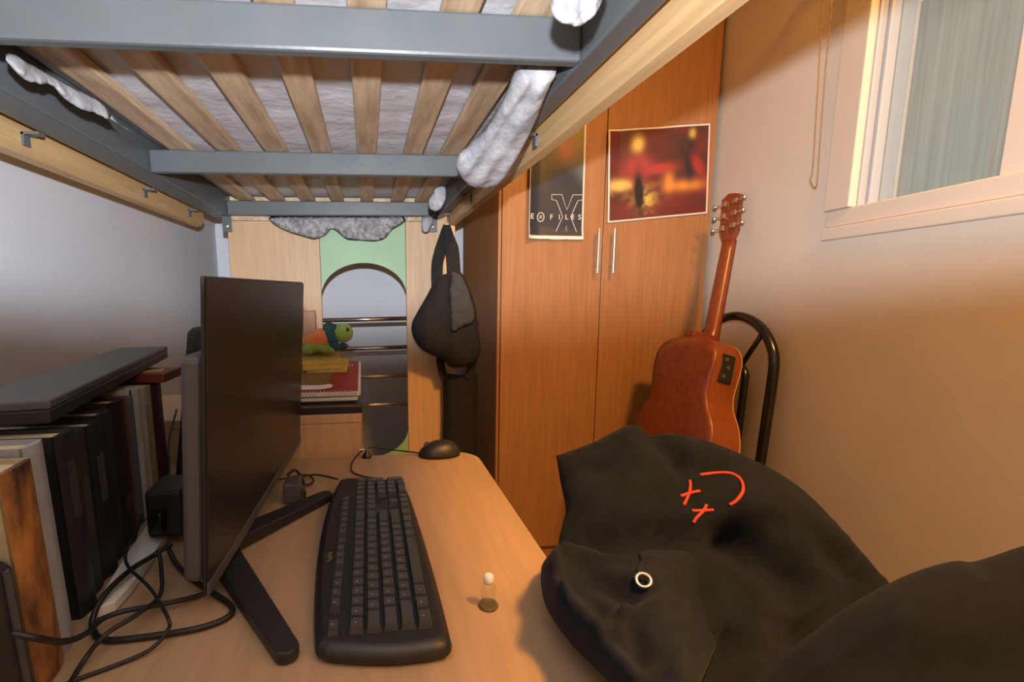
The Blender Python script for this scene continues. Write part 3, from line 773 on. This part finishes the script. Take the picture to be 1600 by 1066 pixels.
slabt('notebook', -.29, -.026, 1.070, 1.28, Z0 + .029, Z0 + .0345, 'paper', 'white pad under the red spiral notebook', 'notebook', cover='white')
slabt('book', -.28, -.050, 1.215, 1.30, Z0 + .035, Z0 + .066, 'pages', 'thick book propping up the back of the red spiral notebook', 'book', cover='olive')
TLT = R(12.2); PV = Vector((0, 1.072, Z0 + .0350)); RX = Matrix.Rotation(TLT, 3, 'X')
def tl(bm):
    for v in bm.verts: v.co = PV + RX @ (v.co - PV)
    return bm
zs = PV.z
sp = thing('spiral_notebook', (-.15, 1.17, zs), 'red covered spiral notebook sloping on top of the pile', 'notebook')
obj('page_block', tl(B((-.29, 1.080, zs + .0005), (-.020, 1.28, zs + .0085))), 'paper', sp)
obj('cover', tl(B((-.29, 1.086, zs + .0087), (-.026, 1.28, zs + .0102))), 'redcover', sp)
obj('cover_picture', tl(B((-.29, 1.10, zs + .0103), (-.090, 1.275, zs + .0106))), 'olive', sp)
obj('cover_picture', tl(prism([(-.26, 1.100, 0), (-.11, 1.098, 0), (-.088, 1.106, 0), (-.082, 1.118, 0), (-.092, 1.128, 0), (-.11, 1.122, 0), (-.26, 1.128, 0)], (0, 0, zs + .0107), (0, 0, .0003))), 'paper', sp)
tm_ = Matrix.Translation(PV) @ RX.to_4x4() @ Matrix.Translation(Vector((-.046, 1.25, zs + .0105)) - PV) @ Matrix.Rotation(R(-90), 4, 'Z')
text_mesh('lettering', 'CS', .015, tm_, 'paper', sp, .0002)
bmc = bmesh.new()
for k in range(34):
    x = -.285 + k * .0077
    tube([Vector((x, 1.080 + .0068 * math.cos(a_ * math.pi / 4), zs + .0082 + .0062 * math.sin(a_ * math.pi / 4))) for a_ in range(8)], .0009, 4, True, bm=bmc)
coil = obj('wire_coil', tl(bmc), 'chrome', sp); coil['kind'] = 'stuff'
slabt('notepad', -.150, -.052, 1.20, 1.29, zs + .0112, zs + .018, 'pages', 'cream notepad under the yellow block', 'notepad', rot=-.05, cover='yellow', tilt=TLT, piv=PV)
slabt('notepad', -.165, -.072, 1.20, 1.285, zs + .0195, zs + .036, 'yellow', 'thick yellow notepad under the plush turtle', 'notepad', rot=.10, cover='yellow', tilt=TLT, piv=PV)
wb = ony(486, 540, 1.30)
wbk = thing('wooden_block', (wb.x, 1.30, zs), 'upright wooden block behind the plush turtle', 'block')
zt = ony(486, 486, 1.30).z
obj('upright', B((wb.x - .020, 1.306, Z0), (wb.x + .014, 1.323, zt)), 'ward', wbk, bevel=.002)
obj('foot', B((wb.x - .035, 1.303, Z0), (wb.x + .03, 1.338, Z0 + .012)), 'ward', wbk, bevel=.002)

# plush turtle
YT = 1.245
tz = (PV + Matrix.Rotation(TLT, 3, 'X') @ (Vector((0, YT, zs + .036)) - PV)).z + .0095
tt = thing('plush_turtle', (-.12, YT, tz), 'green plush turtle with orange shell and teal scarf on the yellow notepad', 'soft toy')
def tp(x, y): return ony(x, y, YT)
c = tp(492, 545)
obj('body', ellipsoid((c.x, YT, tz + .019), (.058, .040, .018)), 'plushg', tt, smooth=True)
c = tp(496, 532); obj('shell', ellipsoid((c.x, YT, c.z), (.044, .038, .028), Matrix.Rotation(-.35, 3, 'Y')), 'plusho', tt, smooth=True)
c = tp(536, 520); hd_ = obj('head', ellipsoid((c.x, YT - .005, c.z), (.026, .024, .025)), 'plushg', tt, smooth=True)
e_ = tp(544, 514); obj('eye', ellipsoid((e_.x, YT - .026, e_.z), (.0035, .003, .005)), 'blkgloss', hd_, smooth=True)
c = tp(518, 524)
scf = bmesh.new()
ringp = [Vector((c.x - .006 * math.sin(a_), YT + .026 * math.cos(a_), c.z + .024 * math.sin(a_))) for a_ in [2 * math.pi * k / 16 for k in range(16)]]
tube(ringp, .011, 8, True, bm=scf); ellipsoid((c.x + .010, YT - .026, c.z - .026), (.017, .010, .011), bm=scf, seg=12); ellipsoid((c.x + .028, YT - .024, c.z - .026), (.014, .008, .009), bm=scf, seg=12)
ellipsoid((c.x - .002, YT - .012, c.z + .020), (.018, .014, .012), bm=scf, seg=12)
obj('scarf', scf, 'plusht', tt, smooth=True)
for x, y, yy in ((512, 551, YT - .030), (479, 556, YT - .030), (506, 551, YT + .032), (472, 556, YT + .032)):
    c = tp(x, y); obj('flipper', ellipsoid((c.x, yy, tz + .011), (.021, .016, .0105), Matrix.Rotation(.2, 3, 'Y')), 'plushg', tt, smooth=True)

# ------------------------------------------------------------------ hanging bags
tb = thing('tote_bag', (.31, 1.9, .77), 'black tote bag with a faded panel hanging from the bed rail', 'bag')
YG = 1.868
bo = [(685, 430), (697, 428), (708, 420), (722, 428), (735, 455), (744, 488), (748, 520), (751, 545), (746, 562), (728, 573), (705, 574), (690, 560), (675, 555), (658, 545), (646, 527), (643, 508), (652, 488), (668, 460), (678, 440)]
obj('body', blob(bo, lambda a, b: ony(a, b, YG), .045, .05, (0, -1, 0), 6, 34, fold_fn(4, .016, .07, .012)), 'bag', tb, smooth=True)
po = [(706, 424), (722, 430), (734, 456), (743, 490), (737, 506), (722, 512), (706, 520), (703, 480), (702, 450)]
obj('faded_panel', blob(po, lambda a, b: ony(a, b, YG - .050), .004, .002, (0, -1, 0), 6, 8, fold_fn(4, .004, .07, .012)), 'bagpatch', tb, smooth=True)
def strap(pp, w_, yo):
    bm = bmesh.new(); P = smoothpath([ony(x, y, YG - yo) for x, y in pp], 6); prev = None
    for i, p in enumerate(P):
        t = (P[min(i + 1, len(P) - 1)] - P[max(i - 1, 0)]).normalized(); s = t.cross(Vector((0, 1, 0))).normalized()
        wi = w_ * (.45 + .55 * min(1, i / (len(P) * .45)))
        r_ = [bm.verts.new(p + s * wi + Vector((0, dy, 0))) for dy in (-.004, .004)] + [bm.verts.new(p - s * wi + Vector((0, dy, 0))) for dy in (.004, -.004)]
        if prev:
            for k in range(4): bm.faces.new((prev[k], prev[(k + 1) % 4], r_[(k + 1) % 4], r_[k]))
        else: bm.faces.new(r_[::-1])
        prev = r_
    bm.faces.new(prev); return bm
obj('strap', strap([(697, 352), (692, 372), (687, 395), (683, 415), (683, 448)], .022, .004), 'bag', tb)
obj('strap', strap([(698, 352), (702, 372), (706, 390), (708, 410), (710, 450)], .026, .018), 'bag', tb)
hb = thing('black_bag', (.36, 1.92, .4), 'narrow black cloth bag hanging below the tote bag', 'bag')
Yh = 1.955
b2 = [(692, 588), (700, 584), (720, 586), (738, 584), (746, 590), (745, 640), (744, 690), (742, 740), (735, 775), (718, 780), (700, 776), (693, 740), (692, 690), (693, 640)]
obj('body', blob(b2, lambda a, b: ony(a, b, Yh), .04, .02, (0, -1, 0), 7, 20, fold_fn(6, .010, .08, .01)), 'bag', hb, smooth=True)
obj('strap', strap([(690, 540), (688, 565), (694, 592)], .016, -.058), 'bag', hb)
obj('strap', strap([(742, 545), (738, 570), (732, 592)], .018, -.058), 'bag', hb)

# ------------------------------------------------------------------ tube chair
ch = thing('metal_chair', (1.0, 1.46, 0), 'black tubular metal chair with arched back beside the cream wall', 'chair')
CX = 1.222; ya, yb = 1.318, 1.662; ym = (ya + yb) / 2; rad = (yb - ya) / 2
def cxz(z): return CX + .03 * max(0, (z - .45) / .6) - .03
arch_pts = [(cxz(0) + .02, ya, .0), (cxz(.4), ya, .42), (cxz(.6), ya, .60), (cxz(.84), ya, .84)]
for k in range(1, 12):
    a_ = math.pi * k / 12; z = .86 + .16 * math.sin(a_); arch_pts.append((cxz(z), ym - rad * math.cos(a_), z))
arch_pts += [(cxz(.84), yb, .84), (cxz(.6), yb, .60), (cxz(.4), yb, .42), (cxz(0) + .02, yb, .0)]
obj('back_arch', tube(smoothpath(arch_pts, 4), .0145, 14), 'blackpaint', ch, smooth=True)
y2, y3 = 1.42, 1.56
inn = [(cxz(.46), y2, .463), (cxz(.6), y2, .60), (cxz(.80), y2 + .002, .80)]
for k in range(1, 8):
    a_ = math.pi * k / 8; z = .815 + .055 * math.sin(a_); inn.append((cxz(z), (y2 + y3) / 2 - (y3 - y2) / 2 * math.cos(a_), z))
inn += [(cxz(.80), y3 - .002, .80), (cxz(.6), y3, .60), (cxz(.46), y3, .463)]
obj('inner_loop', tube(smoothpath(inn, 4), .0115, 12), 'blackpaint', ch, smooth=True)
for s in (-1, 1):
    obj('strut', tube([(cxz(.86), ym + s * .045, .862), (cxz(.97), ym + s * .118, .982)], .008, 10), 'blackpaint', ch, smooth=True)
obj('seat', B((.78, ya + .01, .425), (CX - .028, yb - .01, .462)), 'blkplastic', ch, bevel=.014, seg=3)
for y in (ya + .02, yb - .02): obj('leg', tube([(.80, y, 0), (.82, y, .425)], .0125, 12), 'blackpaint', ch, smooth=True)
for y in (ya + .005, yb - .005): obj('seat_rail', tube([(.82, y, .415), (CX - .03, y, .415)], .010, 10), 'blackpaint', ch, smooth=True)

# ------------------------------------------------------------------ guitar
Bp = Vector((.990, 1.43, .488)); Tp = ony(1138, 299, 1.605)
ax = (Tp - Bp).normalized(); gl_ = (Tp - Bp).length
gn = Vector((-.985, -.17, 0)); gn = (gn - ax * gn.dot(ax)).normalized(); gs = ax.cross(gn).normalized()
if gs.y > 0: gs = -gs                                # gs: toward the side we see
gt = thing('acoustic_guitar', Bp, 'mahogany acoustic guitar leaning with its back turned, standing on the metal chair', 'guitar')
BL = gl_ * .475; sc = BL / .50
half = [(0, .0), (.004, .09), (.03, .150), (.09, .188), (.15, .193), (.21, .176), (.27, .142), (.315, .134), (.36, .138), (.41, .143), (.45, .135), (.48, .108), (.497, .06), (.50, 0)]
prof = smoothpath([(h * sc, v_ * sc * .93, 0) for h, v_ in half], 4)
out = [(p.x, p.y) for p in prof] + [(p.x, -p.y) for p in prof[-2:0:-1]]
def gp(h, s, d): return Bp + ax * h + gs * s + gn * d
DG = .052
def ring_at(d, k): return [gp(h * (1) + (BL / 2 - h) * (1 - k), s * k, d) for h, s in out]
bm = bmesh.new()
lv = [[bm.verts.new(p) for p in ring_at(d, k)] for d, k in ((-DG, 1.0), (DG - .003, 1.0))]
for i in range(len(out)): bm.faces.new((lv[0][i], lv[0][(i + 1) % len(out)], lv[1][(i + 1) % len(out)], lv[1][i]))
obj('sides', bm, 'guitarside', gt, smooth=True)
bm = bmesh.new(); lv = [[bm.verts.new(p) for p in ring_at(d, k)] for d, k in ((DG - .0028, 1.004), (DG, 1.004), (DG + .004, .85), (DG + .006, .5), (DG + .0065, .1))]
for A, Bq in zip(lv, lv[1:]):
    for i in range(len(out)): bm.faces.new((A[i], A[(i + 1) % len(out)], Bq[(i + 1) % len(out)], Bq[i]))
bm.faces.new(lv[0][::-1]); bm.faces.new(lv[-1])
obj('back_plate', bm, 'guitar', gt, smooth=True)
bm = bmesh.new(); lv = [[bm.verts.new(p) for p in ring_at(d, 1.004)] for d in (-DG - .003, -DG - .0001)]
for i in range(len(out)): bm.faces.new((lv[0][i], lv[0][(i + 1) % len(out)], lv[1][(i + 1) % len(out)], lv[1][i]))
bm.faces.new(lv[0][::-1]); bm.faces.new(lv[1]); obj('soundboard', bm, 'board', gt)
# neck: half-round section from heel to headstock
hs_ = BL; hn = gl_ - .165
bm = bmesh.new(); prev = None
for k in range(13):
    t = k / 12; h = hs_ - .012 + (hn + .012 - hs_) * t; wv = .027 - .005 * t
    deep = .020 - .004 * t + (.028 * max(0, 1 - t / .10) ** 1.5)
    base = -DG + .006
    r_ = [bm.verts.new(gp(h, wv * math.cos(math.pi * j / 10), base + deep * math.sin(math.pi * j / 10) + .004)) for j in range(11)]
    r_ += [bm.verts.new(gp(h, -wv, base - .006)), bm.verts.new(gp(h, wv, base - .006))]
    if prev:
        for j in range(13): bm.faces.new((prev[j], prev[(j + 1) % 13], r_[(j + 1) % 13], r_[j]))
    else: bm.faces.new(r_[::-1])
    prev = r_
bm.faces.new(prev); obj('neck', bm, 'guitar', gt, smooth=True)
obj('heel', prism([gp(hs_ + .0005, s, d) for s, d in ((-.028, -DG + .002), (.028, -DG + .002), (.020, DG - .004), (0, DG + .002), (-.020, DG - .004))], (0, 0, 0), ax * .022), 'guitar', gt, bevel=.004)
hp = [(hn, -.021), (hn + .03, -.034), (hn + .15, -.037), (hn + .165, -.012), (hn + .160, .012), (hn + .15, .037), (hn + .03, .034), (hn, .021)]
bend = lambda h: -DG + .004 + (h - hn) * .12
bm = bmesh.new()
lo = [bm.verts.new(gp(h, s, bend(h) - .0005)) for h, s in hp]; hi = [bm.verts.new(gp(h, s, bend(h) + .015)) for h, s in hp]
bm.faces.new(lo[::-1]); bm.faces.new(hi)
for i in range(8): bm.faces.new((lo[i], lo[(i + 1) % 8], hi[(i + 1) % 8], hi[i]))
obj('headstock', bm, 'guitar', gt, bevel=.002)
for s in (-1, 1):
    for k in range(3):
        h = hn + .045 + k * .042; d = bend(h) + .015
        t = obj('tuner', prism([gp(h + u_, s * v_, d) for u_, v_ in ((-.009, .012), (.009, .012), (.009, .030), (-.009, .030))], (0, 0, 0), gn * .009), 'chrome', gt, bevel=.002)
        tb_ = tube([gp(h, s * .030, d + .005), gp(h, s * .050, d + .005)], .0022, 8)
        ellipsoid(gp(h, s * .056, d + .005), (.008, .008, .008), bm=tb_, seg=10)
        obj('tuner_button', tb_, 'chrome', t, smooth=True)
# pickup panel on the side facing us, at the upper bout
def side_at(h):
    for (h0, s0), (h1, s1_) in zip(out, out[1:]):
        if h0 <= h <= h1: return s0 + (s1_ - s0) * (h - h0) / (h1 - h0 + 1e-9)
    return .1
h0, h1 = BL * .70, BL * .885
sm_ = max(side_at(h0 + (h1 - h0) * k / 10) for k in range(11)); s_lo = min(side_at(h0), side_at(h1)) - .004
pa = [gp(h0, s_lo, -.024), gp(h0, s_lo, .026), gp(h1, s_lo, .026), gp(h1, s_lo, -.024)]
pre = obj('preamp', prism(pa, (0, 0, 0), gs * (sm_ + .0015 - s_lo)), 'blkplastic', gt, bevel=.002)
for (hh_, dd) in ((.85, .010), (.80, .0), (.74, .012)):
    h = BL * hh_; cpt = gp(h, sm_ + .0017, dd)
    obj('preamp_knob' if hh_ > .78 else 'preamp_display', lathe([(.007, 0), (.006, .003), (.003, .0035)], cpt, gs, 12), 'greyplastic', pre)

# ------------------------------------------------------------------ desk chair below the garments
oc = thing('office_chair', (.62, .62, 0), 'black office chair beneath the black hoodie at the desk', 'chair')
obj('seat', B((.42, .35, .43), (.86, .84, .49)), 'coat', oc, bevel=.025, seg=3)
obj('gas_post', tube([(.64, .60, .06), (.64, .60, .43)], .022, 14), 'blkplastic', oc, smooth=True)
for k in range(5):
    a_ = 2 * math.pi * k / 5 + .3; ex_ = Vector((.64 + .27 * math.cos(a_), .60 + .27 * math.sin(a_), .062))
    lg = obj('base_arm', tube([(.64, .60, .085), ex_], .02, 8, r_end=.013), 'blkplastic', oc)
    obj('caster', lathe([(.022, -.012), (.025, 0), (.022, .012)], (ex_.x, ex_.y, .0255), (math.sin(a_), -math.cos(a_), 0), 14), 'blkplastic', lg)

# ------------------------------------------------------------------ hoodie
hd = thing('hoodie', (.55, .62, .49), 'black hoodie with red embroidered crosses and curve, heaped beside the desk', 'hoodie')
def hY(x, y):
    t = min(1.35, max(-.1, (y - 665) / 400)); return .86 - .40 * t - .06 * math.sin(max(0, min(1, (x - 870) / 500)) * math.pi) * .0
def hplace(x, y): return ony(x, y, hY(x, y))
ho = [(869, 712), (888, 706), (930, 690), (962, 673), (985, 664), (1003, 668), (1012, 680), (1050, 678), (1090, 685), (1130, 698), (1175, 718), (1215, 738), (1260, 770), (1300, 810), (1340, 855), (1370, 890), (1390, 920), (1375, 960), (1330, 1040), (1260, 1120), (1150, 1180), (1070, 1170), (1045, 1110), (1025, 1050), (990, 980), (950, 920), (908, 884), (878, 862), (873, 845), (880, 815), (884, 795), (876, 755)]
def seg_ridge(x, y, a, b, w):
    a = Vector(a); b = Vector(b); p = Vector((x, y)); ab = b - a; t = max(0, min(1, (p - a).dot(ab) / ab.length_squared)); d = (p - a - ab * t).length
    return math.exp(-(d / w) ** 2)
FR = [((1010, 682), (1060, 735), 16, -.014), ((1060, 735), (1110, 740), 14, -.010), ((985, 664), (960, 760), 26, .008), ((1030, 835), (1130, 845), 20, -.012), ((1130, 850), (1240, 920), 26, -.026), ((1150, 800), (1280, 840), 30, .012),
      ((880, 870), (1030, 850), 20, -.012), ((1080, 830), (1200, 790), 30, .008), ((1230, 830), (1330, 900), 22, -.012), ((1130, 1000), (1110, 1100), 16, -.02), ((1180, 930), (1150, 1066), 20, .012), ((1240, 1000), (1330, 940), 30, -.02), ((930, 740), (960, 745), 18, -.008), ((900, 790), (1000, 800), 30, .006)]
def hfold(x, y):
    v = .018 * noise.noise(Vector((x * .010, y * .014, 1.3))) + .006 * noise.noise(Vector((x * .03, y * .035, 4)))
    for a, b, w_, am in FR: v += 1.9 * am * seg_ridge(x, y, a, b, w_)
    return v
HN = Vector((-.25, -.75, .60)).normalized()
obj('body', blob(ho, hplace, .030, .10, HN, 11, 60, hfold), 'hoodie', hd, smooth=True)
# hood rim: a thick roll around the opening, lapping over the desk edge
def rY(x, y): return .60 - (y - 880) * .00070
rim_px = [(1020, 868), (975, 864), (930, 862), (890, 862), (862, 872), (852, 895), (855, 925), (868, 955), (890, 985), (920, 1015), (950, 1045), (975, 1085)]
hood_o = [(846, 885), (858, 868), (885, 860), (930, 864), (975, 868), (1020, 864), (1090, 870), (1135, 920), (1125, 990), (1090, 1080), (1040, 1115), (1000, 1112), (960, 1075), (930, 1045), (900, 1015), (872, 980), (852, 945), (845, 910)]
HFR = [((1060, 862), (960, 860), 12, .010), ((960, 862), (880, 868), 12, .020), ((880, 868), (860, 900), 12, .020), ((860, 900), (872, 950), 13, .020), ((872, 950), (920, 1005), 14, .020), ((920, 1005), (975, 1075), 14, .016),
       ((915, 905), (985, 945), 22, -.034), ((900, 930), (940, 970), 14, -.018), ((930, 880), (1000, 895), 14, -.012), ((955, 1010), (965, 975), 10, .016), ((965, 975), (1030, 950), 10, .014), ((985, 1000), (1000, 1050), 14, -.016), ((1060, 960), (1040, 1066), 12, .014)]
def hoodplace(x, y):
    a = onz(x, y, DZ + .034); t = max(0, min(1, (x - 990 - max(0, y - 940) * .45) / 130)); t = t * t * (3 - 2 * t)
    return ony(x, y, a.y + (hY(x, y) + .05 - a.y) * t)
def hfold2(x, y):
    v = .005 * noise.noise(Vector((x * .02, y * .02, 7)))
    for a, b, w_, am in HFR: v += am * seg_ridge(x, y, a, b, w_)
    return v
obj('hood', blob(hood_o, hoodplace, .030, .018, (-.2, -.55, .8), 8, 32, hfold2), 'hoodie', hd, smooth=True)
# shape lookup: cast the pixel's ray on the finished meshes so that stitching lies on the cloth
from mathutils.bvhtree import BVHTree
def surf(names):
    vs, fs = [], []
    for o in hd.children:
        if o.name.split('.')[0] in names:
            off = len(vs); vs += [v.co.copy() for v in o.data.vertices]; fs += [tuple(i + off for i in p.vertices) for p in o.data.polygons]
    return BVHTree.FromPolygons(vs, fs)
T = surf(('body', 'hood'))
def oncloth(x, y, lift=.0012):
    d = ray(x, y).normalized(); hit, nrm_, idx, dist_ = T.ray_cast(CAMPOS, d)
    if hit is None: return ony(x, y, .7)
    if nrm_.dot(d) > 0: nrm_ = -nrm_
    return hit + nrm_ * lift
def stitch(pp, r):
    Q = smoothpath([(x, y, 0) for x, y in pp], 6)
    return tube([oncloth(q_.x, q_.y) for q_ in Q], r, 6)
for pp, r in (([(1094, 743), (1120, 740), (1143, 741), (1158, 752), (1161, 768), (1152, 782), (1140, 790)], .0026), ([(1063, 776), (1078, 771), (1093, 768)], .0026), ([(1078, 752), (1078, 765), (1073, 780), (1068, 790)], .0024),
              ([(1081, 799), (1098, 799), (1115, 798)], .0025), ([(1104, 790), (1098, 800), (1088, 810), (1083, 817)], .0024)):
    obj('embroidery', stitch(pp, r), 'red', hd, smooth=True)
cen = oncloth(1002, 910, .0045); vd = ray(1002, 910).normalized(); e1_ = vd.cross(Vector((0, 0, 1))).normalized(); e2_ = (e1_.cross(vd) + vd * .5).normalized()
rg = [cen + e1_ * .0072 * math.cos(a_) + e2_ * .0075 * math.sin(a_) for a_ in [2 * math.pi * k / 20 for k in range(20)]]
obj('drawcord', stitch([(1001, 908), (999, 893), (1004, 880), (1000, 868)], .0030), 'coat', hd, smooth=True)
obj('eyelet', tube(rg, .0022, 8, True), 'silver', hd, smooth=True)

# dark heap in front of the hoodie
hp_o = [(1120, 1110), (1180, 1066), (1240, 1012), (1300, 965), (1350, 932), (1390, 911), (1440, 890), (1490, 877), (1520, 878), (1560, 866), (1600, 853), (1680, 835), (1760, 860), (1800, 960), (1800, 1150), (1740, 1330), (1500, 1420), (1260, 1400), (1130, 1280), (1095, 1180)]
def cplace(x, y): return ony(x, y, .335 - .00014 * (y - 880) - .00008 * (x - 1400))
def cfold(x, y):
    return .008 * noise.noise(Vector((x * .008, y * .01, 3))) + .010 * seg_ridge(x, y, (1180, 1066), (1400, 925), 26)
tag(obj('black_garment', blob(hp_o, cplace, .026, .030, (-.3, -.75, .55), 16, 90, cfold), 'coat', smooth=True), 'plain black garment heaped in front of the embroidered hoodie', 'garment')

# ------------------------------------------------------------------ blind chain by the window
bc = thing('blind_chain', wallpt(s_far, 2.1, .03), 'beaded brass blind cord loop hanging beside the window', 'blind cord')
def cpt(x, y): return onwall(x, y, .03)
path = [cpt(1287, -70), cpt(1283, 40), cpt(1277, 150), cpt(1270, 262), cpt(1266, 280), cpt(1271, 292), cpt(1276, 290), cpt(1278, 268), cpt(1289, 120), cpt(1299, 10), cpt(1304, -70)]
path = smoothpath(path, 6)
dense = []; acc = 0; step_ = .0052
for p, q_ in zip(path, path[1:]):
    l = (q_ - p).length; t = 0
    while acc + (l - t) >= step_: t += step_ - acc; acc = 0; dense.append(p.lerp(q_, t / l))
    acc += l - t
bm = bmesh.new()
for p in dense:
    bmesh.ops.create_icosphere(bm, subdivisions=1, radius=.0021, matrix=Matrix.Translation(p))
o = obj('beads', bm, 'brass', bc); o['kind'] = 'stuff'
obj('string', tube(path, .0007, 5), 'brass', bc)
tp0 = (path[0] + path[-1]) / 2
obj('roller_end', lathe([(.022, 0), (.022, .02), (.012, .022)], tp0 + Vector((0, 0, .006)) - WD * .03, -WD, 16), 'white', bc)
